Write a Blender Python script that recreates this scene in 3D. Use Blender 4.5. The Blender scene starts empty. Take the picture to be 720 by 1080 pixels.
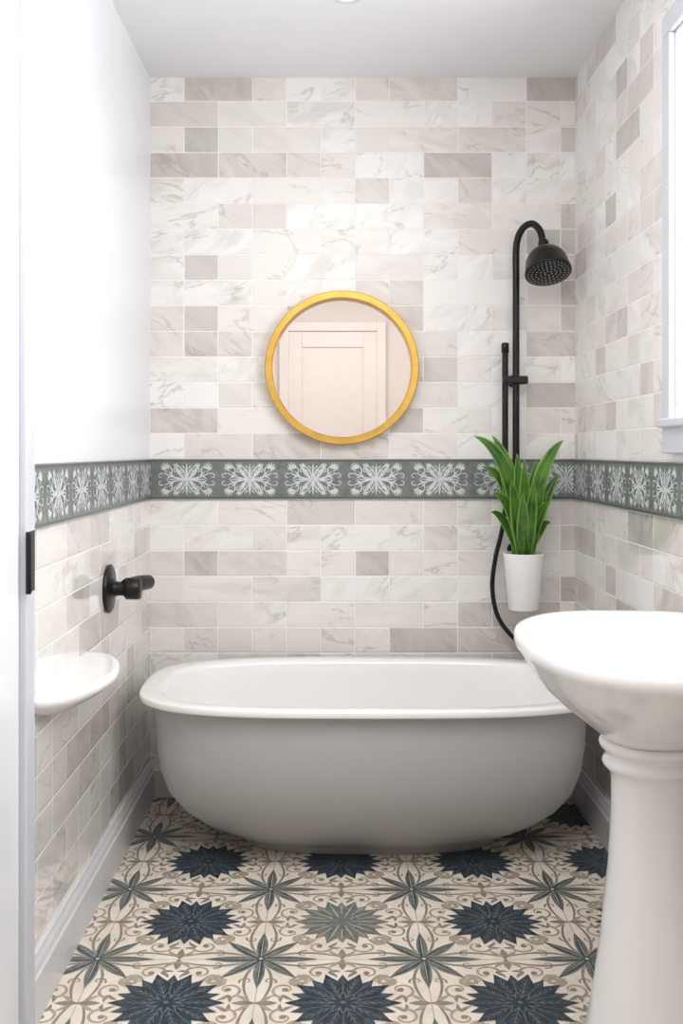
import bpy, bmesh, math, random
from mathutils import Vector, Matrix
random.seed(7)
sc = bpy.context.scene
sc.view_settings.view_transform = 'Standard'

F = 1082.0; VX = 352.0; VY = 476.0; H = 1.2
XL, XR, YB, YF, ZC = -0.64, 0.838, 3.57, -0.6, 2.50
def P(px, py, d): return Vector(((px-VX)*d/F, d, H-(py-VY)*d/F))

# ---------------------------------------------------------------- utils
def lin(c):
    o = []
    for v in c:
        v = v/255.0
        o.append(v/12.92 if v <= 0.04045 else ((v+0.055)/1.055)**2.4)
    return (o[0], o[1], o[2], 1.0)

class NB:
    def __init__(s, name):
        s.mat = bpy.data.materials.new(name); s.mat.use_nodes = True
        s.nt = s.mat.node_tree; s.b = s.nt.nodes['Principled BSDF']
    def n(s, t, **kw):
        nd = s.nt.nodes.new(t)
        for k, v in kw.items(): setattr(nd, k, v)
        return nd
    def put(s, sock, v):
        if isinstance(v, bpy.types.NodeSocket): s.nt.links.new(v, sock)
        else: sock.default_value = v
    def m(s, op, a, b=None, c=None):
        nd = s.n('ShaderNodeMath', operation=op)
        s.put(nd.inputs[0], a)
        if b is not None: s.put(nd.inputs[1], b)
        if c is not None: s.put(nd.inputs[2], c)
        return nd.outputs[0]
    def mix(s, f, a, b):
        nd = s.n('ShaderNodeMix', data_type='RGBA')
        s.put(nd.inputs[0], f); s.put(nd.inputs[6], a); s.put(nd.inputs[7], b)
        return nd.outputs[2]
    def sstep(s, v, lo, hi, a=0.0, b=1.0):
        nd = s.n('ShaderNodeMapRange', interpolation_type='SMOOTHSTEP')
        s.put(nd.inputs[0], v); nd.inputs[1].default_value = lo; nd.inputs[2].default_value = hi
        nd.inputs[3].default_value = a; nd.inputs[4].default_value = b
        return nd.outputs[0]
    def noise(s, vec, scale, detail=4, dist=0.0, rough=0.5):
        nd = s.n('ShaderNodeTexNoise')
        if vec is not None: s.put(nd.inputs['Vector'], vec)
        nd.inputs['Scale'].default_value = scale; nd.inputs['Detail'].default_value = detail
        nd.inputs['Distortion'].default_value = dist; nd.inputs['Roughness'].default_value = rough
        return nd.outputs[0]
    def xyz(s, x, y, z):
        nd = s.n('ShaderNodeCombineXYZ')
        s.put(nd.inputs[0], x); s.put(nd.inputs[1], y); s.put(nd.inputs[2], z)
        return nd.outputs[0]

def simple(name, col, rough=0.5, metal=0.0, var=0.04, scale=12, spec=0.5, bump=0.0, coat=0.0):
    k = NB(name)
    tc = k.n('ShaderNodeTexCoord').outputs['Object']
    nz = k.noise(tc, scale, 4)
    c = lin(col)
    dk = tuple(max(0, v*(1-var*2.5)) for v in c[:3])+(1,)
    k.put(k.b.inputs['Base Color'], k.mix(k.sstep(nz, .3, .7), dk, c))
    k.b.inputs['Roughness'].default_value = rough
    k.b.inputs['Metallic'].default_value = metal
    k.b.inputs['Specular IOR Level'].default_value = spec
    k.b.inputs['Coat Weight'].default_value = coat
    k.b.inputs['Coat Roughness'].default_value = 0.05
    if bump:
        bp = k.n('ShaderNodeBump'); bp.inputs['Strength'].default_value = bump; bp.inputs['Distance'].default_value = .002
        k.put(bp.inputs['Height'], k.noise(tc, scale*8, 3)); k.put(k.b.inputs['Normal'], bp.outputs[0])
    return k.mat

def marble(name, axis, z0, rough=.32, wav=.2, coat=0.0):
    k = NB(name)
    pos = k.n('ShaderNodeNewGeometry').outputs['Position']
    sp = k.n('ShaderNodeSeparateXYZ'); k.put(sp.inputs[0], pos)
    u = sp.outputs[axis]; v = sp.outputs[2]
    W, HH = 0.238, 0.0888
    V = k.m('DIVIDE', k.m('SUBTRACT', v, z0), HH)
    row = k.m('FLOOR', V); fv = k.m('SUBTRACT', V, row)
    par = k.m('FLOORED_MODULO', row, 2.0)
    U = k.m('ADD', k.m('DIVIDE', k.m('ADD', u, 0.045), W), k.m('MULTIPLY', par, .5))
    col = k.m('FLOOR', U); fu = k.m('SUBTRACT', U, col)
    wn = k.n('ShaderNodeTexWhiteNoise', noise_dimensions='3D'); k.put(wn.inputs[0], k.xyz(col, row, 3.3))
    spl = k.m('GREATER_THAN', wn.outputs[0], .55)
    sfac = k.m('ADD', spl, 1.0)
    fs = k.m('MULTIPLY', fu, sfac); sub = k.m('FLOOR', fs); f2 = k.m('SUBTRACT', fs, sub)
    du = k.m('DIVIDE', k.m('MULTIPLY', k.m('MINIMUM', f2, k.m('SUBTRACT', 1.0, f2)), W), sfac)
    dv = k.m('MULTIPLY', k.m('MINIMUM', fv, k.m('SUBTRACT', 1.0, fv)), HH)
    dd = k.m('MINIMUM', du, dv)
    grout = k.sstep(dd, .0011, .0022, 1.0, 0.0)
    wid = k.n('ShaderNodeTexWhiteNoise', noise_dimensions='3D')
    k.put(wid.inputs[0], k.xyz(k.m('ADD', col, k.m('MULTIPLY', sub, .37)), row, 1.7))
    r1 = wid.outputs[0]
    sc3 = k.n('ShaderNodeSeparateColor'); k.put(sc3.inputs[0], wid.outputs[1])
    r2 = sc3.outputs[0]; r3 = sc3.outputs[1]
    rot = k.n('ShaderNodeVectorRotate', rotation_type='Z_AXIS')
    k.put(rot.inputs['Vector'], k.xyz(u, v, 0.0)); k.put(rot.inputs['Angle'], k.m('MULTIPLY', k.m('SUBTRACT', r2, .5), 1.8))
    off = k.n('ShaderNodeVectorMath', operation='ADD')
    k.put(off.inputs[0], rot.outputs[0]); k.put(off.inputs[1], k.xyz(k.m('MULTIPLY', r1, 40.0), k.m('MULTIPLY', r3, 40.0), 0.0))
    st = k.n('ShaderNodeVectorMath', operation='MULTIPLY'); k.put(st.inputs[0], off.outputs[0]); st.inputs[1].default_value = (1, 2.6, 1)
    n1 = k.noise(st.outputs[0], 3.0, 6, .5, .55)
    vein = k.sstep(k.m('ABSOLUTE', k.m('SUBTRACT', n1, .5)), 0.0, .020, 1.0, 0.0)
    n2 = k.noise(off.outputs[0], 5.0, 3, .5)
    n3 = k.noise(st.outputs[0], 5.0, 6, .7, .65)
    cloud = k.sstep(n3, .38, .68)
    vm = k.m('MULTIPLY', k.m('MULTIPLY', vein, k.sstep(n2, .44, .60)), .38)
    ramp = k.n('ShaderNodeValToRGB'); k.put(ramp.inputs[0], r1)
    e = ramp.color_ramp.elements
    e[0].position = 0; e[0].color = lin((246, 243, 240))
    e[1].position = 1; e[1].color = lin((200, 195, 190))
    for p, c in ((.40, (242, 238, 234)), (.66, (236, 231, 226)), (.82, (228, 222, 217)), (.92, (214, 208, 203))):
        q = e.new(p); q.color = lin(c)
    amt = k.m('ADD', k.m('MULTIPLY', r3, .42), k.m('MULTIPLY', k.sstep(r1, .75, 1.0), .4))
    c1 = k.mix(k.m('MULTIPLY', cloud, amt), ramp.outputs[0], lin((184, 176, 169)))
    c2 = k.mix(vm, c1, lin((152, 140, 129)))
    c3 = k.mix(grout, c2, lin((248, 246, 244)))
    k.put(k.b.inputs['Base Color'], c3)
    k.put(k.b.inputs['Roughness'], k.mix(grout, (rough,)*3+(1,), (.7,)*3+(1,)))
    k.b.inputs['Coat Weight'].default_value = coat; k.b.inputs['Coat Roughness'].default_value = .04
    bp = k.n('ShaderNodeBump'); bp.inputs['Strength'].default_value = .5; bp.inputs['Distance'].default_value = .002
    hgt = k.m('ADD', k.sstep(dd, .0008, .004), k.m('MULTIPLY', k.noise(pos, 9.0, 2), wav))
    k.put(bp.inputs['Height'], hgt); k.put(k.b.inputs['Normal'], bp.outputs[0])
    return k.mat

ZB0, ZB1 = 1.032, 1.174
M_back = marble('marble_tile_back', 0, ZB0)
M_back_u = marble('marble_tile_back_upper', 0, ZB1)
M_side = marble('marble_tile_side', 1, ZB0, .06, .1, .6)
M_side_u = marble('marble_tile_side_upper', 1, ZB1)
M_white = simple('white_gloss_paint', (236, 238, 242), .25, var=.01, scale=3)
M_jamb = simple('door_jamb_paint', (206, 208, 215), .4, var=.01, scale=3)
M_ceil = simple('ceiling_paint', (240, 240, 241), .7, var=.01, scale=3)
M_trim = simple('trim_paint', (220, 220, 223), .35, var=.01)
M_warm = simple('warm_grey_paint', (224, 212, 205), .6, var=.02, scale=2)
M_doorw = simple('door_paint', (227, 216, 209), .4, var=.01)
M_black = simple('matte_black_metal', (20, 20, 21), .33, .3, var=.1)
M_noz = simple('nozzle_grey', (150, 152, 154), .4)
M_gold = simple('brushed_gold', (220, 177, 88), .36, .75, var=.06, scale=30)
M_enamel = simple('white_enamel', (246, 245, 244), .15, var=.005, coat=.3)
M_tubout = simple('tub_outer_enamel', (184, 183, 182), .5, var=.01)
M_ceramic = simple('sink_ceramic', (238, 236, 235), .14, var=.005, coat=.3)
M_pot = simple('white_ceramic_pot', (240, 239, 238), .3, var=.01)
M_soil = simple('soil', (60, 45, 34), .9, var=.3, scale=60, bump=.6)
mm = NB('mirror_glass'); mm.b.inputs['Metallic'].default_value = 1; mm.b.inputs['Roughness'].default_value = .01
mm.b.inputs['Base Color'].default_value = (.92, .9, .89, 1); M_mirror = mm.mat

k = NB('leaf_green')
tc = k.n('ShaderNodeTexCoord'); uvn = tc.outputs['UV']
s_ = k.n('ShaderNodeSeparateXYZ'); k.put(s_.inputs[0], uvn)
edge = k.m('ABSOLUTE', k.m('SUBTRACT', s_.outputs[0], .5))
nz = k.noise(tc.outputs['Object'], 14, 3)
c = k.mix(k.sstep(nz, .35, .65), lin((44, 94, 28)), lin((84, 134, 44)))
c = k.mix(k.sstep(edge, .32, .5), c, lin((132, 174, 78)))
c = k.mix(k.sstep(edge, .0, .06, .45, 0.0), c, lin((140, 178, 88)))
k.put(k.b.inputs['Base Color'], c); k.b.inputs['Roughness'].default_value = .35
M_leaf = k.mat

def link(ob): sc.collection.objects.link(ob); return ob
def finish(bm, name, mats, smooth=False, recalc=True):
    if recalc: bmesh.ops.recalc_face_normals(bm, faces=bm.faces)
    me = bpy.data.meshes.new(name); bm.to_mesh(me); bm.free()
    for m in (mats if isinstance(mats, (list, tuple)) else [mats]): me.materials.append(m)
    if smooth:
        for p in me.polygons: p.use_smooth = True
    return link(bpy.data.objects.new(name, me))
def bx(bm, x0, x1, y0, y1, z0, z1, mi=0):
    vs = [bm.verts.new(p) for p in ((x0,y0,z0),(x1,y0,z0),(x1,y1,z0),(x0,y1,z0),(x0,y0,z1),(x1,y0,z1),(x1,y1,z1),(x0,y1,z1))]
    for f in ((3,2,1,0),(4,5,6,7),(0,1,5,4),(1,2,6,5),(2,3,7,6),(3,0,4,7)):
        q = bm.faces.new([vs[i] for i in f]); q.material_index = mi
    return vs
def boxes(name, lst, mats, bevel=0.0):
    bm = bmesh.new()
    for b in lst: bx(bm, *b)
    ob = finish(bm, name, mats)
    if bevel:
        m = ob.modifiers.new('bev', 'BEVEL'); m.width = bevel; m.segments = 3; m.limit_method = 'ANGLE'
    return ob
def group(name, loc, kids):
    e = bpy.data.objects.new(name, None); e.empty_display_size = .1; e.location = loc; link(e)
    for o in kids:
        o.parent = e; o.matrix_parent_inverse = Matrix.Translation(-Vector(loc))
    return e
def loft(name, rings, mats, closed_u=True, cap0=True, cap1=True, mi=None, smooth=True):
    bm = bmesh.new(); R = []
    for r in rings: R.append([bm.verts.new(p) for p in r])
    n = len(R[0])
    for i in range(len(R)-1):
        for j in range(n if closed_u else n-1):
            j2 = (j+1) % n
            f = bm.faces.new((R[i][j], R[i][j2], R[i+1][j2], R[i+1][j]))
            if mi: f.material_index = mi[i]
    if cap0: bm.faces.new(R[0][::-1])
    if cap1: bm.faces.new(R[-1])
    return finish(bm, name, mats, smooth)
def lathe(name, prof, c, mat, seg=64, M=None, cap0=True, cap1=True, smooth=True):
    rings = []
    for r, z in prof:
        ring = []
        for j in range(seg):
            a = 2*math.pi*j/seg
            p = Vector((r*math.cos(a), r*math.sin(a), z))
            if M: p = M @ p
            ring.append(p+Vector(c))
        rings.append(ring)
    return loft(name, rings, mat, cap0=cap0, cap1=cap1, smooth=smooth)
def catmull(pts, sub=10):
    pts = [Vector(p) for p in pts]; out = []
    q = [pts[0]*2-pts[1]]+pts+[pts[-1]*2-pts[-2]]
    for i in range(1, len(q)-2):
        for s in range(sub):
            t = s/sub
            a, b, c, d = q[i-1], q[i], q[i+1], q[i+2]
            out.append(.5*((2*b)+(c-a)*t+(2*a-5*b+4*c-d)*t*t+(3*b-a-3*c+d)*t**3))
    out.append(pts[-1]); return out
def tube(name, pts, r, mat, seg=20, smooth_path=True):
    ps = catmull(pts) if smooth_path else [Vector(p) for p in pts]
    rings = []; up = Vector((0.13, .9, .21)).normalized()
    for i, p in enumerate(ps):
        t = (ps[min(i+1, len(ps)-1)]-ps[max(i-1, 0)]).normalized()
        a = (up-t*up.dot(t)).normalized(); up = a; b = t.cross(a)
        rr = r(i/(len(ps)-1)) if callable(r) else r
        rings.append([p+a*rr*math.cos(2*math.pi*j/seg)+b*rr*math.sin(2*math.pi*j/seg) for j in range(seg)])
    return loft(name, rings, mat)
def axisM(d):
    return Vector((0, 0, 1)).rotation_difference(Vector(d).normalized()).to_matrix()

# ---------------------------------------------------------------- flat inlay collector
class Inlay:
    def __init__(s): s.items = []
    def strip(s, pts, ws, mat, lay):
        lay += random.uniform(0, .45)
        n = len(pts); L = []; R = []
        for i in range(n):
            a = pts[max(i-1, 0)]; b = pts[min(i+1, n-1)]
            dx, dy = b[0]-a[0], b[1]-a[1]; l = math.hypot(dx, dy) or 1
            w = ws[i]/2
            L.append((pts[i][0]-dy/l*w, pts[i][1]+dx/l*w)); R.append((pts[i][0]+dy/l*w, pts[i][1]-dx/l*w))
        for i in range(n-1): s.items.append(([L[i], R[i], R[i+1], L[i+1]], mat, lay+.004*i))
    def leaf(s, p, ang, ln, w, mat, lay, bend=0.0, peak=.4, n=9, r0=0.0, w0=.12, tip=.9):
        pts = []; ws = []
        for i in range(n):
            t = i/(n-1); a = ang+bend*t
            d = r0+(ln-r0)*t
            pts.append((p[0]+d*math.cos(a), p[1]+d*math.sin(a)))
            q = t/peak if t < peak else (1-t)/(1-peak)
            ws.append(w*max(0.02, (w0+(1-w0)*math.sin(q*math.pi/2)) if t < peak else math.sin(q*math.pi/2)**tip))
        s.strip(pts, ws, mat, lay)
    def curl(s, c, r0, r1, a0, a1, w0, w1, mat, lay, n=16, sy=1.0):
        pts = []; ws = []
        for i in range(n):
            t = i/(n-1); r = r0+(r1-r0)*t; a = a0+(a1-a0)*t
            pts.append((c[0]+r*math.cos(a), c[1]+sy*r*math.sin(a))); ws.append(w0+(w1-w0)*t)
        s.strip(pts, ws, mat, lay)
    def disc(s, c, r, mat, lay, n=14, sy=1.0):
        s.items.append(([(c[0]+r*math.cos(2*math.pi*i/n), c[1]+sy*r*math.sin(2*math.pi*i/n)) for i in range(n)], mat, lay+random.uniform(0, .4)))
    def bez(s, p0, p1, p2, w0, w1, mat, lay, n=12, wm=None):
        pts = []; ws = []
        for i in range(n):
            t = i/(n-1)
            pts.append(tuple((1-t)**2*p0[j]+2*t*(1-t)*p1[j]+t*t*p2[j] for j in (0, 1)))
            w = w0+(w1-w0)*t
            if wm: w += wm*math.sin(math.pi*t)
            ws.append(w)
        s.strip(pts, ws, mat, lay)
    def dup(s, src, fn):
        dl = random.uniform(0, .4)
        for pts, m, l in src: s.items.append(([fn(p) for p in pts], m, l+dl))

# ---------------------------------------------------------------- floor
T = .385; FX, FY = .02, 3.0
def spotted(name, col, col2, rough=.35):
    k = NB(name); pos = k.n('ShaderNodeNewGeometry').outputs['Position']
    f = k.sstep(k.noise(pos, 60, 5, .5, .65), .35, .7)
    k.put(k.b.inputs['Base Color'], k.mix(f, lin(col), lin(col2))); k.b.inputs['Roughness'].default_value = rough
    return k.mat
k = NB('cream_cement_tile'); pos = k.n('ShaderNodeNewGeometry').outputs['Position']
s_ = k.n('ShaderNodeSeparateXYZ'); k.put(s_.inputs[0], pos)
def gl(o, off):
    q = k.m('DIVIDE', k.m('SUBTRACT', o, off), T); q = k.m('SUBTRACT', q, k.m('FLOOR', q))
    return k.m('MULTIPLY', k.m('MINIMUM', q, k.m('SUBTRACT', 1.0, q)), T)
g = k.m('MINIMUM', gl(s_.outputs[0], FX+T/2), gl(s_.outputs[1], FY+T/2))
c = k.mix(k.sstep(k.noise(pos, 14, 6, .3, .6), .3, .75), lin((244, 234, 220)), lin((228, 215, 199)))
c = k.mix(k.sstep(g, .0008, .0018, .8, 0.0), c, lin((176, 166, 152)))
k.put(k.b.inputs['Base Color'], c); k.b.inputs['Roughness'].default_value = .35
M_cream = k.mat
FM = [M_cream,
      spotted('tile_navy', (36, 47, 56), (54, 66, 75)),        #1
      spotted('tile_navy_light', (92, 104, 111), (120, 131, 136)), #2
      spotted('tile_tan', (166, 154, 137), (188, 177, 160)),   #3
      spotted('tile_taupe', (138, 130, 116), (158, 149, 134)), #4
      spotted('tile_sage', (104, 110, 104), (133, 137, 128)),   #5
      spotted('tile_teal', (56, 70, 76), (82, 95, 99)),       #6
      spotted('tile_cream_line', (205, 198, 184), (222, 214, 200)), #7
      spotted('tile_navy_mid', (54, 68, 78), (72, 87, 96))] #8
def flower(I, c, R, a, b, lc, N=10, L=6, mid=8):
    for i in range(N):
        an = 2*math.pi*(i+.5)/N
        I.leaf(c, an, R*.99, R*.34, mid, L, peak=.5, w0=.3, tip=1.15)
    for i in range(N):
        an = 2*math.pi*i/N
        I.leaf(c, an, R*1.06, R*.38, a, L+1, peak=.5, w0=.3, tip=1.2)
        I.leaf(c, an, R*.95, R*.022, lc, L+2, peak=.4, r0=R*.12)
    for i in range(N):
        an = 2*math.pi*(i+.5)/N
        I.leaf(c, an, R*.90, R*.018, lc, L+2, peak=.4, r0=R*.2)
        for sg in (1, -1):
            a0 = an-math.pi/N
            for q in (.33, .48, .62, .75):
                p = (c[0]+math.cos(a0)*R*q, c[1]+math.sin(a0)*R*q)
                I.leaf(p, a0+sg*.45, R*.19, R*.017, b, L+2, peak=.4, n=4)
    for i in range(N):
        I.leaf(c, 2*math.pi*(i+.5)/N, R*.38, R*.13, b, L+3, peak=.5, w0=.3)
        I.leaf(c, 2*math.pi*(i+.5)/N, R*.34, R*.085, a, L+4, peak=.5, w0=.3)
    I.disc(c, R*.10, a, L+5); I.disc(c, R*.05, b, L+6)
def star(I, c, R, L=4):
    for i in range(8):
        an = math.pi/4*i
        long_ = (i % 2 == 0)
        ln = R if long_ else R*.92
        cm = 5
        I.leaf(c, an, ln, R*.20, cm, L+(1 if long_ else 0), peak=.45, w0=.25, tip=1.1)
        I.leaf((c[0]+math.cos(an+1.57)*R*.028, c[1]+math.sin(an+1.57)*R*.028), an-.03, ln*.93, R*.09, 6, L+2, peak=.42)
        I.leaf(c, an, ln*.9, R*.012, 7, L+3, peak=.4)
        a2 = an+math.pi/8
        I.leaf(c, a2, R*.42, R*.08, 3, L-1, peak=.6)
    I.disc(c, R*.08, 6, L+4); I.disc(c, R*.035, 7, L+5)
base = Inlay()
h = T/2
Q = Inlay()
def octant(I):
    I.bez((h, h*.95), (h-.055, h*.55), (h-.012, .004), .0055, .004, 4, 2, wm=.0025)
    I.curl((h-.064, .055), .033, .006, -1.3, 4.2, .0075, .003, 3, 2, n=22)
    I.disc((h-.064, .055), .0075, 4, 3)
    I.curl((h-.026, .092), .017, .004, 3.6, -1.2, .0052, .0022, 4, 2, n=16)
    for a, l, w in ((2.0, .044, .013), (2.6, .040, .012), (1.5, .038, .011), (3.2, .03, .010)):
        I.leaf((h-.074, .078), a, l, w, 3, 1, bend=.5, peak=.4)
    for a, l, w in ((-.9, .032, .010), (-1.9, .032, .010)):
        I.leaf((h-.062, .034), a, l, w, 4, 1, bend=-.5, peak=.4)
    I.leaf((h-.012, .0), math.pi*.62, .045, .011, 3, 3, bend=.4)
    I.bez((h-.095, .07), (h-.125, .10), (h-.088, .122), .004, .002, 3, 1, wm=.002)
octant(Q)
for sx in (1, -1):
    for sy in (1, -1):
        base.dup(Q.items, lambda p: (p[0]*sx, p[1]*sy))
        base.dup(Q.items, lambda p: (p[1]*sx, p[0]*sy))
for a in range(4):
    an = a*math.pi/2
    m = (h*math.cos(an), h*math.sin(an))
    base.leaf(m, an+math.pi, .05, .018, 4, 3, peak=.4)
fl = Inlay()
for i in range(-2, 4):
    for j in range(-10, 3):
        c = (FX+i*T, FY+j*T)
        if c[0] > XR+.25 or c[0] < XL-.25 or c[1] > YB+.25 or c[1] < YF-.25: continue
        fl.dup(base.items, lambda p: (p[0]+c[0], p[1]+c[1]))
        grey = (i == 0 and j == -1) or (i == -1 and j == 1) or (i == 2 and j == -3)
        if grey: flower(fl, c, .114, 5, 2, 7, mid=4)
        else: flower(fl, c, .120, 1, 2, 2)
        star(fl, (c[0]+h, c[1]+h), .134)
        if i == -2 or j == -10: star(fl, (c[0]-h, c[1]-h), .134)
bm = bmesh.new()
for pts, m, l in fl.items:
    cx = sum(p[0] for p in pts)/len(pts); cy = sum(p[1] for p in pts)/len(pts)
    if cx < XL-.05 or cx > XR+.05 or cy > YB+.05 or cy < YF-.05: continue
    vs = [bm.verts.new((p[0], p[1], .0003+.00018*l)) for p in pts]
    f = bm.faces.new(vs); f.material_index = m
    f.normal_update()
    if f.normal.z < 0: f.normal_flip()
for co, no in (((XL, 0, 0), (-1, 0, 0)), ((XR, 0, 0), (1, 0, 0)), ((0, YB, 0), (0, 1, 0)), ((0, YF, 0), (0, -1, 0))):
    bmesh.ops.bisect_plane(bm, geom=bm.verts[:]+bm.edges[:]+bm.faces[:], plane_co=co, plane_no=no, clear_outer=True)
bx(bm, XL-.12, XR+.12, YF-.1, YB+.12, -.1, 0, 0)
finish(bm, 'floor', FM, recalc=False)

# ---------------------------------------------------------------- room shell
boxes('ceiling', [(XL-.12, XR+.12, YF-.1, YB+.12, ZC, ZC+.1)], M_ceil)
boxes('wall_back', [(XL-.12, XR+.12, YB, YB+.12, 0, ZB0, 0), (XL-.12, XR+.12, YB, YB+.12, ZB0, ZB1, 0),
                    (XL-.12, XR+.12, YB, YB+.12, ZB1, ZC, 1)], [M_back, M_back_u])
DY0, DY1, DZ = 1.27, 2.09, 2.17
boxes('wall_left', [(XL-.12, XL, DY1, YB, 0, ZB1, 0), (XL-.12, XL, DY1, YB, ZB1, ZC, 1),
                    (XL-.12, XL, YF, DY0, 0, ZB1, 0), (XL-.12, XL, YF, DY0, ZB1, ZC, 1),
                    (XL-.12, XL, DY0, DY1, DZ, ZC, 1)], [M_side, M_white])
WY0, WY1, WZ0, WZ1 = 1.53, 2.49, 1.27, 2.22
boxes('wall_right', [(XR, XR+.12, YF, YB, 0, ZB1, 0), (XR, XR+.12, YF, YB, ZB1, WZ0, 1), (XR, XR+.12, YF, YB, WZ1, ZC, 1),
                     (XR, XR+.12, YF, WY0, WZ0, WZ1, 1), (XR, XR+.12, WY1, YB, WZ0, WZ1, 1)], [M_side, M_side_u])
boxes('wall_front', [(XL-.12, XR+.12, YF-.1, YF, 0, ZC)], M_warm)

def baseboard(name, a, b, inward):
    ax, ay = a; b_x, b_y = b; nx, ny = inward
    prof = [(0, 0), (.020, 0), (.020, .095), (.016, .100), (.013, .112), (.008, .122), (.006, .130), (0, .130)]
    rings = [[Vector((x+nx*o, y+ny*o, z)) for o, z in prof] for x, y in ((ax, ay), (b_x, b_y))]
    return loft(name, rings, M_trim, smooth=False)
baseboard('baseboard_left', (XL, 2.13), (XL, YB), (1, 0))
baseboard('baseboard_right', (XR, YF), (XR, YB), (-1, 0))
baseboard('baseboard_back', (XL, YB), (XR, YB), (0, -1))

# ---------------------------------------------------------------- border tiles
k = NB('border_sage'); pos = k.n('ShaderNodeNewGeometry').outputs['Position']
f = k.sstep(k.noise(pos, 30, 6, .4, .7), .3, .7)
k.put(k.b.inputs['Base Color'], k.mix(f, lin((102, 110, 107)), lin((127, 134, 130)))); k.b.inputs['Roughness'].default_value = .3
M_bord = k.mat
k = NB('border_white_relief'); pos = k.n('ShaderNodeNewGeometry').outputs['Position']
f = k.sstep(k.noise(pos, 90, 5, .4, .7), .42, .66)
k.put(k.b.inputs['Base Color'], k.mix(k.m('MULTIPLY', f, .6), lin((216, 219, 217)), lin((150, 157, 154)))); k.b.inputs['Roughness'].default_value = .4
M_bw = k.mat
M_bdark = simple('border_edge_dark', (94, 100, 99), .3)
M_blight = simple('border_edge_light', (160, 165, 163), .3)
mot = Inlay()
def mq(I):
    I.leaf((0, 0), .50, .064, .011, 1, 1, bend=.35, peak=.5)
    I.bez((.004, .002), (.045, .002), (.078, .022), .004, .003, 1, 1, wm=.002)
    I.bez((.002, .004), (.012, .040), (.038, .052), .004, .002, 1, 1, wm=.002)
    I.curl((.068, .032), .019, .004, 3.9, -1.6, .0045, .0022, 1, 2, n=18)
    I.curl((.034, .036), .013, .003, -1.2, 3.6, .004, .002, 1, 2, n=14)
    I.curl((.089, .011), .011, .003, 2.4, -2.4, .0036, .002, 1, 2, n=14)
    I.curl((.013, .028), .008, .002, 0, 4.4, .003, .0016, 1, 2, n=12)
    for a, l in ((1.9, .020), (1.45, .023), (1.0, .025), (.55, .025), (.1, .024), (-.3, .02), (2.4, .017)):
        I.leaf((.070, .036), a, l, .0056, 1, 1, bend=.35)
    for a, l in ((.8, .016), (1.3, .017), (1.9, .017), (2.5, .015)):
        I.leaf((.036, .042), a, l, .0046, 1, 1, bend=-.3)
    I.leaf((.044, .014), -.15, .030, .006, 1, 1, bend=-.3)
    I.leaf((.044, .012), .4, .026, .0055, 1, 1, bend=.3)
    I.leaf((.012, .012), .95, .034, .006, 1, 1)
    I.leaf((.006, .036), .9, .018, .0045, 1, 1)
tmp = Inlay(); mq(tmp)
for sx in (1, -1):
    for sy in (1, -1): mot.dup(tmp.items, lambda p: (p[0]*sx, p[1]*sy))
mot.leaf((0, 0), 0, .07, .006, 1, 2); mot.leaf((0, 0), math.pi, .07, .006, 1, 2)
mot.leaf((0, 0), math.pi/2, .056, .009, 1, 2); mot.leaf((0, 0), -math.pi/2, .056, .009, 1, 2)
mot.disc((0, 0), .006, 1, 3)
SP = .2195; ZM = (ZB0+ZB1)/2
def border(name, u0, u1, c0, fn):
    bm = bmesh.new()
    def quad(pts, m):
        f = bm.faces.new([bm.verts.new(p) for p in pts]); f.material_index = m
    T0 = .005
    def slab(z0, z1, m, t=T0):
        vs = []
        for t_ in (0, t):
            for (u, z) in ((u0, z0), (u1, z0), (u1, z1), (u0, z1)): vs.append(bm.verts.new(fn(u, z, t_)))
        for f in ((0,1,2,3),(4,5,6,7),(0,1,5,4),(1,2,6,5),(2,3,7,6),(3,0,4,7)):
            q = bm.faces.new([vs[i] for i in f]); q.material_index = m
    slab(ZB0+.010, ZB1-.010, 0)
    slab(ZB0, ZB0+.003, 3, .006); slab(ZB1-.003, ZB1, 3, .006)
    slab(ZB0+.003, ZB0+.010, 2, .006); slab(ZB1-.010, ZB1-.003, 2, .006)
    n0 = int((u0-c0)/SP)-1; n1 = int((u1-c0)/SP)+2
    for i in range(n0, n1):
        cu = c0+i*SP
        for pts, m, l in mot.items:
            q = [(p[0]+cu, p[1]+ZM) for p in pts]
            if min(p[0] for p in q) < u0+.001 or max(p[0] for p in q) > u1-.001: continue
            quad([fn(p[0], p[1], T0+.0004+.0003*l) for p in q], m)
    return finish(bm, name, [M_bord, M_bw, M_bdark, M_blight], recalc=False)
border('trim_1', XL+.001, XR-.001, (197-352)*YB/F, lambda u, z, t: (u, YB-t, z))
border('trim_2', 2.13, YB-.006, 3.46, lambda u, z, t: (XL+t, u, z))
border('trim_3', YF, YB-.006, 3.46, lambda u, z, t: (XR-t, u, z))

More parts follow.
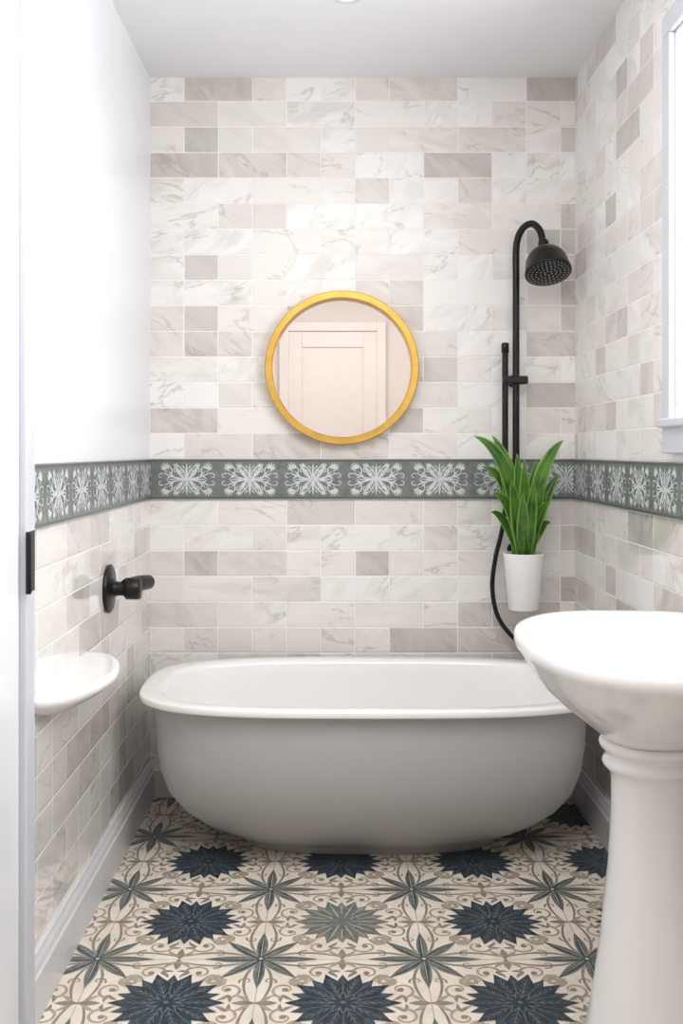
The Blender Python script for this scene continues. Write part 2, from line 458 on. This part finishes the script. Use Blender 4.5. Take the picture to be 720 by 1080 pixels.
# ---------------------------------------------------------------- window
fx0, fx1 = XR-.025, XR
wf = []
o = .055
for (y0, y1, z0, z1) in ((WY0-o, WY1+o, WZ1, WZ1+o), (WY0-o, WY0, WZ0, WZ1), (WY1, WY1+o, WZ0, WZ1), (WY0-o, WY1+o, WZ0-.075, WZ0)):
    wf.append((fx0, fx1, y0, y1, z0, z1))
casing = boxes('casing', wf, M_jamb, .004)
lin_ = boxes('jamb_liner', [(XR-.01, XR+.12, WY0, WY1, WZ1-.012, WZ1), (XR-.01, XR+.12, WY0, WY1, WZ0, WZ0+.012),
                            (XR-.01, XR+.12, WY0, WY0+.012, WZ0+.012, WZ1-.012), (XR-.01, XR+.12, WY1-.012, WY1, WZ0+.012, WZ1-.012)], M_white, .002)
s_ = .045
sash = []
for (y0, y1, z0, z1) in ((WY0+.012, WY1-.012, WZ1-s_, WZ1-.012), (WY0+.012, WY0+s_, WZ0+s_, WZ1-s_), (WY1-s_, WY1-.012, WZ0+s_, WZ1-s_), (WY0+.012, WY1-.012, WZ0+.012, WZ0+s_)):
    sash.append((XR+.06, XR+.10, y0, y1, z0, z1))
sash = boxes('sash', sash, M_white, .004)
sill = boxes('sill', [(XR-.040, XR+.0, WY0-o, WY1+o, WZ0-.012, WZ0+.010)], M_jamb, .005)
group('window_1', (XR, 2.01, 1.74), [casing, lin_, sash, sill])

# ---------------------------------------------------------------- door in left wall
cas = boxes('casing', [(XL-.05, XL+.02, 2.07, 2.13, 0, DZ+.06), (XL-.05, XL+.02, DY0-.04, DY0+.02, 0, DZ+.06), (XL-.05, XL+.02, DY0+.02, 2.07, DZ, DZ+.06)], M_jamb, .003)
leafd = boxes('leaf', [(XL-.035, XL+.006, DY0+.023, 2.067, .008, DZ-.003)], M_white, .003)
hk = []
zc = .975
hk.append(boxes('hinge_plate', [(XL+.0195, XL+.0215, 2.072, 2.124, zc-.062, zc+.062)], M_black, .0008))
hk.append(lathe('hinge_knuckle', [(.0, 0), (.005, 0), (.0055, .003), (.0055, .122), (.005, .125), (0, .125)], (XL+.0255, 2.066, zc-.0625), M_black, 16))
group('door_1', (XL, 1.68, 0), [cas, leafd]+hk)

dx0, dx1, dz = -.34, .32, 2.10
Y2 = YF+.001
leaf2 = boxes('leaf', [(dx0, dx1, Y2, Y2+.02, .005, dz)], M_doorw, .003)
stiles = boxes('panels', [(dx0+.0, dx0+.1, Y2+.02, Y2+.032, .01, dz-.005), (dx1-.1, dx1, Y2+.02, Y2+.032, .01, dz-.005),
                          (dx0+.1, dx1-.1, Y2+.02, Y2+.032, dz-.12, dz-.005), (dx0+.1, dx1-.1, Y2+.02, Y2+.032, .85, 1.0), (dx0+.1, dx1-.1, Y2+.02, Y2+.032, .01, .2)], M_doorw, .004)
cas2 = boxes('casing', [(dx0-.07, dx0, Y2, Y2+.035, 0, dz+.07), (dx1, dx1+.07, Y2, Y2+.035, 0, dz+.07), (dx0, dx1, Y2, Y2+.035, dz, dz+.07)], M_doorw, .004)
knob = lathe('knob', [(0, 0), (.025, 0), (.025, .006), (.01, .01), (.01, .035), (.024, .045), (.026, .058), (.018, .068), (0, .07)], (dx1-.05, Y2+.03, 1.0), M_black, 32, axisM((0, 1, 0)))
group('door_2', (0, YF, 0), [leaf2, stiles, cas2, knob])

# ---------------------------------------------------------------- bathtub
def sring(cx, cy, a, b, z, n=2.7, seg=160, nr=None):
    out = []
    for j in range(seg):
        t = 2*math.pi*j/seg; c_, s_ = math.cos(t), math.sin(t)
        e = nr if (nr and c_ > 0) else n
        out.append(Vector((cx+a*math.copysign(abs(c_)**(2/e), c_), cy+b*math.copysign(abs(s_)**(2/e), s_), z)))
    return out
cx, cy = .11, 3.155
sec = [ # z,a,b,cyoff,n
 (.12, .10, .04, .02, 2.6), (.122, .40, .15, .02, 2.8), (.135, .47, .20, .02, 2.9), (.17, .525, .25, .015, 3), (.24, .565, .280, .01, 3.1), (.34, .595, .302, 0, 3.2), (.43, .612, .314, 0, 3.3), (.478, .620, .319, 0, 3.3),
 (.488, .624, .323, 0, 3.3), (.4930, .630, .329, 0, 3.3), (.4945, .640, .337, 0, 3.3), (.4950, .664, .354, 0, 3.3), (.4950, .682, .369, 0, 3.3), (.4935, .688, .374, 0, 3.3), (.490, .690, .3755, 0, 3.3), (.478, .690, .3755, 0, 3.3), (.4745, .688, .374, 0, 3.3), (.473, .682, .369, 0, 3.3), (.4725, .655, .350, 0, 3.3),
 (.471, .646, .344, .0, 3.3), (.462, .643, .342, .0, 3.3), (.40, .643, .342, .002, 3.2), (.33, .641, .340, .006, 3.2), (.26, .633, .332, .012, 3.2), (.19, .612, .314, .02, 3.1), (.13, .572, .281, .032, 3.0), (.085, .522, .246, .044, 2.9), (.05, .466, .211, .055, 2.8), (.030, .424, .189, .062, 2.8),
 (.022, .398, .174, .065, 2.8), (.020, .390, .169, .065, 2.8), (.0, .390, .169, .065, 2.8)]
rings = [sring(cx, cy+o_, a, b, z, n) for z, a, b, o_, n in sec]
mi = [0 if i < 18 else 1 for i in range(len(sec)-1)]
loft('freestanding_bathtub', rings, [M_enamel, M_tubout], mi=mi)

# ---------------------------------------------------------------- half-round solid standing in for a tile reflection (left wall)
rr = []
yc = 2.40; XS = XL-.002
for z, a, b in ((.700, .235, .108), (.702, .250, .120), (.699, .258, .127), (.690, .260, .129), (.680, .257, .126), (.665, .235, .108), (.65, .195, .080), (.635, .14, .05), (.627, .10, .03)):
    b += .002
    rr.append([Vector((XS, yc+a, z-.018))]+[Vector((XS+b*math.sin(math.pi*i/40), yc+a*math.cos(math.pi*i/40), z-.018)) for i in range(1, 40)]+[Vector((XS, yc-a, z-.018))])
loft('wall_reflection_form', rr, M_enamel)

# ---------------------------------------------------------------- pedestal sink
sx, sy = .594, 1.94
sec = [(.765, .02, .03, -.01), (.767, .07, .10, -.01), (.773, .115, .175, -.01), (.785, .155, .232, -.01), (.81, .180, .265, -.01), (.832, .190, .280, -.01), (.841, .196, .288, -.009), (.8465, .205, .298, -.007), (.8495, .219, .312, -.003),
       (.849, .230, .327, 0), (.845, .239, .336, 0), (.838, .242, .340, 0), (.826, .242, .340, 0), (.818, .239, .336, 0), (.811, .233, .329, 0), (.785, .218, .303, 0), (.755, .196, .267, 0), (.72, .160, .210, .002), (.69, .124, .154, .004), (.665, .094, .100, .005), (.655, .084, .086, .005)]
basin = loft('basin', [sring(sx+o_, sy, a, b, z, 2.35 if z > .7 else 2.1, nr=(4.0 if z > .7 else 2.2)) for z, a, b, o_ in sec], M_ceramic)
ped = lathe('pedestal', [(0, .66), (.082, .66), (.092, .656), (.095, .648), (.092, .640), (.084, .634), (.080, .626), (.087, .618), (.089, .611), (.085, .604), (.075, .596), (.072, .58), (.072, .52), (.078, .42), (.090, .30), (.104, .19), (.116, .12), (.123, .085), (.132, .065), (.142, .05), (.146, .04), (.146, .0), (0, 0)], (sx+.004, sy, 0), M_ceramic, 96)
drain = lathe('drain', [(0, 0), (.018, 0), (.022, .003), (.024, .002), (.024, -.004)], (sx-.01, sy, .7680), M_black, 32)
group('pedestal_sink', (sx, sy, 0), [basin, ped, drain])

# ---------------------------------------------------------------- round mirror
mc = P(360.5, 388, 3.54)
R0, R1 = .265, .239
My = axisM((0, -1, 0))
fr = lathe('frame', [(R0-.002, 0), (R0, .004), (R0, .042), (R0-.003, .046), (R1+.003, .046), (R1, .043), (R1, .004), (R1, 0), (R0-.002, 0)], (mc.x, YB-.0005, mc.z), M_gold, 128, My, cap0=False, cap1=False, smooth=False)
gl_ = lathe('glass', [(0, .0), (R1+.001, .0), (R1+.001, .010), (0, .010)], (mc.x, YB-.001, mc.z), M_mirror, 128, My, smooth=False)
group('round_mirror', (mc.x, YB, mc.z), [fr, gl_])

# ---------------------------------------------------------------- shower
parts = []
yp = 3.515
def S(px, py, d=yp): return P(px, py, d)
riser = [S(544, 586), S(544, 500), S(544, 400), S(544, 300), S(544, 266), S(546, 251, 3.505), S(552, 240, 3.49), S(561, 236, 3.465), S(569, 243, 3.44), S(572.5, 256, 3.425)]
parts.append(tube('riser_pipe', riser, .0118, M_black))
parts.append(tube('slide_bar', [S(532.5, 363), S(532.5, 420), S(532.5, 470), S(532.5, 512)], .0105, M_black))
parts.append(lathe('slide_bar_cap', [(0, 0), (.013, 0), (.013, .03), (.010, .034), (0, .034)], S(532.5, 372), M_black, 24))
parts.append(tube('hose', [S(532.5, 505), S(532.5, 535), S(529, 560), S(522, 590), S(519, 620), S(524, 648), S(537, 668), S(552, 680), S(575, 686), S(600, 680, 3.53), P(606, 672, 3.56)], .0078, M_black))
cz = S(544, 401).z; x0 = S(530, 0).x; x1 = S(556, 0).x
parts.append(boxes('clamp', [(x0, x1, yp-.02, yp+.018, cz-.014, cz+.014)], M_black, .006))
parts.append(boxes('lower_clamp', [(x0+.002, x1-.022, yp-.014, yp+.016, 1.09, 1.115)], M_black, .005))
for zz in (cz, 1.10, .86):
    xx = S(544, 0).x
    parts.append(lathe('wall_mount', [(0, 0), (.022, 0), (.022, .006), (.010, .010), (.010, .055)], (xx, YB-.0005, zz), M_black, 24, My))
parts.append(lathe('hose_outlet', [(0, 0), (.028, 0), (.028, .008), (.014, .012), (.014, .03), (0, .03)], (P(606, 672, 3.56).x, YB-.0005, P(606, 672, 3.56).z), M_black, 24, My))
top = P(572.5, 254, 3.425); face = P(578, 288, 3.37)
dr = (face-top).normalized(); Lh = (face-top).length
hd = [(0, -.004), (.013, -.002), (.018, .006), (.018, .016), (.014, .022), (.018, .030), (.032, .036), (.046, .046), (.058, .060), (.067, .077), (.0745, Lh-.014), (.077, Lh-.006), (.076, Lh), (.072, Lh+.002), (0, Lh)]
Mh = axisM(dr)
parts.append(lathe('shower_head', hd, top, M_black, 64, Mh))
bm = bmesh.new()
for ri, cnt in ((.012, 6), (.026, 12), (.040, 18), (.054, 24), (.066, 30)):
    for q in range(cnt):
        a = 2*math.pi*q/cnt
        pc = top+Mh @ Vector((ri*math.cos(a), ri*math.sin(a), Lh+.001))
        bmesh.ops.create_icosphere(bm, subdivisions=1, radius=.003, matrix=Matrix.Translation(pc))
parts.append(finish(bm, 'nozzles', M_noz, True))
group('shower_set', (S(544, 0).x, yp, 1.2), parts)

# ---------------------------------------------------------------- potted plant
pc = Vector((P(552, 0, 3.425).x, 3.425, .672))
pot = lathe('pot', [(0, 0), (.046, 0), (.050, .004), (.067, .180), (.0675, .186), (.066, .189), (.063, .188), (.061, .182), (.060, .165), (0, .165)], pc, M_pot, 64)
soil = lathe('soil', [(0, 0), (.0595, 0), (.0595, .006), (0, .010)], pc+Vector((0, 0, .164)), M_soil, 48)
arm = boxes('holder_arm', [(pc.x-.012, pc.x+.012, pc.y+.058, YB-.002, pc.z+.128, pc.z+.142)], M_black, .002)
bm = bmesh.new(); uvl = bm.loops.layers.uv.new('UVMap')
def leaf3(base, mid, tip, w, roll=0.0):
    n = 16; rows = []
    for i in range(n+1):
        t = i/n
        p = base*(1-t)**2+mid*2*t*(1-t)+tip*t*t
        tg = ((mid-base)*(1-t)+(tip-mid)*t).normalized()
        side = tg.cross(Vector((math.sin(roll), -math.cos(roll), .15))).normalized()
        nn = side.cross(tg).normalized()
        ww = w*(.4+.6*math.sin(min(1, t/.5)*math.pi/2)) if t < .5 else w*max(.0, math.cos((t-.5)/.5*math.pi/2))**.8
        ww = max(ww, .0008)/2
        row = []
        for s in (-1, -.5, 0, .5, 1):
            row.append((bm.verts.new(p+side*ww*s+nn*abs(s)*ww*.35), (s+1)/2, t))
        rows.append(row)
    for i in range(n):
        for j in range(4):
            q = [rows[i][j], rows[i][j+1], rows[i+1][j+1], rows[i+1][j]]
            f = bm.faces.new([v[0] for v in q])
            for lp, v in zip(f.loops, q): lp[uvl].uv = (v[1], v[2])
B = pc+Vector((0, 0, .165))
L_ = [ # tip px,py,d ; mid px,py ; width, roll
 (500, 460, 3.34, 545, 476, .050, .3), (594, 464, 3.36, 562, 490, .048, -.3), (519, 459, 3.42, 546, 500, .050, .2),
 (545, 478, 3.36, 548, 530, .042, 0), (553, 484, 3.33, 553, 540, .040, -.1), (581, 484, 3.44, 560, 520, .046, -.3),
 (508, 492, 3.40, 542, 498, .038, .4), (590, 500, 3.42, 574, 515, .034, -.4), (533, 484, 3.46, 546, 530, .042, .1),
 (566, 484, 3.46, 558, 530, .042, -.1), (520, 520, 3.28, 541, 524, .040, .3), (579, 530, 3.32, 568, 534, .036, -.3),
 (539, 506, 3.28, 545, 548, .044, .1), (563, 508, 3.29, 559, 548, .040, -.2), (551, 520, 3.26, 551, 555, .040, .0),
 (518, 540, 3.36, 532, 540, .032, .5), (580, 552, 3.36, 572, 546, .028, -.5), (573, 510, 3.38, 564, 545, .036, -.3), (528, 500, 3.38, 540, 535, .038, .3)]
for i, (tx, ty, td, mx, my, w, ro) in enumerate(L_):
    a = i*2.4
    b = B+Vector((0, .026*math.sin(a), 0))
    b.x = B.x+(tx-552)*.0006+.006*math.cos(a)
    leaf3(b, P(mx, my, (td+pc.y)/2), P(tx, ty, td), w, ro)
lv = finish(bm, 'leaves', M_leaf, True, recalc=False)
sd = lv.modifiers.new('sol', 'SOLIDIFY'); sd.thickness = .0012
group('potted_plant', pc, [pot, soil, arm, lv])

# ---------------------------------------------------------------- black lever on the left wall
hc = Vector((XL+.0005, 2.90, .812))
Mx = axisM((1, 0, 0))
pr = [lathe('rose', [(0, 0), (.066, 0), (.068, .003), (.068, .008), (.063, .012), (.03, .014), (.026, .020), (0, .02)], hc, M_black, 64, Mx),
      tube('neck', [hc+Vector((.012, 0, 0)), hc+Vector((.035, 0, 0)), hc+Vector((.06, 0, 0))], lambda t: .024-.004*math.sin(t*3.14), M_black),
      lathe('hub', [(0, .050), (.026, .050), (.031, .054), (.031, .090), (.027, .094), (0, .094)], hc, M_black, 48, Mx),
      tube('lever', [hc+Vector((.060, -.012, .006)), hc+Vector((.074, .03, .008)), hc+Vector((.086, .065, .008)), hc+Vector((.097, .10, .006))], lambda t: .025-.004*t, M_black),
      ]
group('wall_lever_handle', hc, pr)

# ---------------------------------------------------------------- recessed ceiling light
ke = NB('lamp_diffuser'); ke.b.inputs['Emission Color'].default_value = (1, .96, .9, 1); ke.b.inputs['Emission Strength'].default_value = 1
k1 = lathe('bezel', [(.045, .0), (.047, -.004), (.044, -.008), (.034, -.008), (.032, -.002)], (.038, 2.918, ZC), M_trim, 48)
k2 = lathe('diffuser', [(0, -.001), (.033, -.001), (.033, -.004), (0, -.004)], (.038, 2.918, ZC), ke.mat, 48)
group('recessed_ceiling_light', (.038, 2.918, ZC), [k1, k2])

# ---------------------------------------------------------------- lights
def area(name, loc, d, sx_, sy_, pw, col=(1, 1, 1)):
    l = bpy.data.lights.new(name, 'AREA'); l.shape = 'RECTANGLE'; l.size = sx_; l.size_y = sy_; l.energy = pw; l.color = col
    o = link(bpy.data.objects.new(name, l)); o.location = loc
    o.rotation_euler = Vector(d).to_track_quat('-Z', 'Y').to_euler(); return o
area('window_daylight', (XR+.30, 2.01, 1.76), (-1, 0, .05), 1.3, 1.3, 42, (.98, .99, 1))
area('overhead_fill', (.1, .9, ZC-.02), (0, 0, -1), 1.1, 2.0, 24, (1, .985, .97))  # added soft fill from above for the whole room, no fixture behind it
s = bpy.data.lights.new('fill_point', 'POINT'); s.energy = 8.5; s.shadow_soft_size = .14; s.color = (1, .985, .97)  # unseen fill added to lift ceiling and upper walls, no lamp body
so = link(bpy.data.objects.new('fill_point', s)); so.location = (.1, 1.4, 2.34)
s = bpy.data.lights.new('downlight', 'SPOT'); s.energy = 2; s.spot_size = 2.4; s.spot_blend = .8; s.shadow_soft_size = .04; s.color = (1, .97, .94)
so = link(bpy.data.objects.new('downlight', s)); so.location = (.038, 2.918, ZC-.02)

w = bpy.data.worlds.new('world'); sc.world = w; w.use_nodes = True
bg = w.node_tree.nodes['Background']; bg.inputs[0].default_value = (.9, .95, 1, 1); bg.inputs[1].default_value = 2.0

# ---------------------------------------------------------------- camera
cd = bpy.data.cameras.new('camera'); cd.sensor_fit = 'AUTO'; cd.sensor_width = 36; cd.lens = 36*F/1080
cd.shift_x = (360-VX)/1080; cd.shift_y = -(540-VY)/1080; cd.clip_start = .02
co = link(bpy.data.objects.new('camera', cd)); co.location = (0, 0, H); co.rotation_euler = (math.pi/2, 0, 0)
sc.camera = co
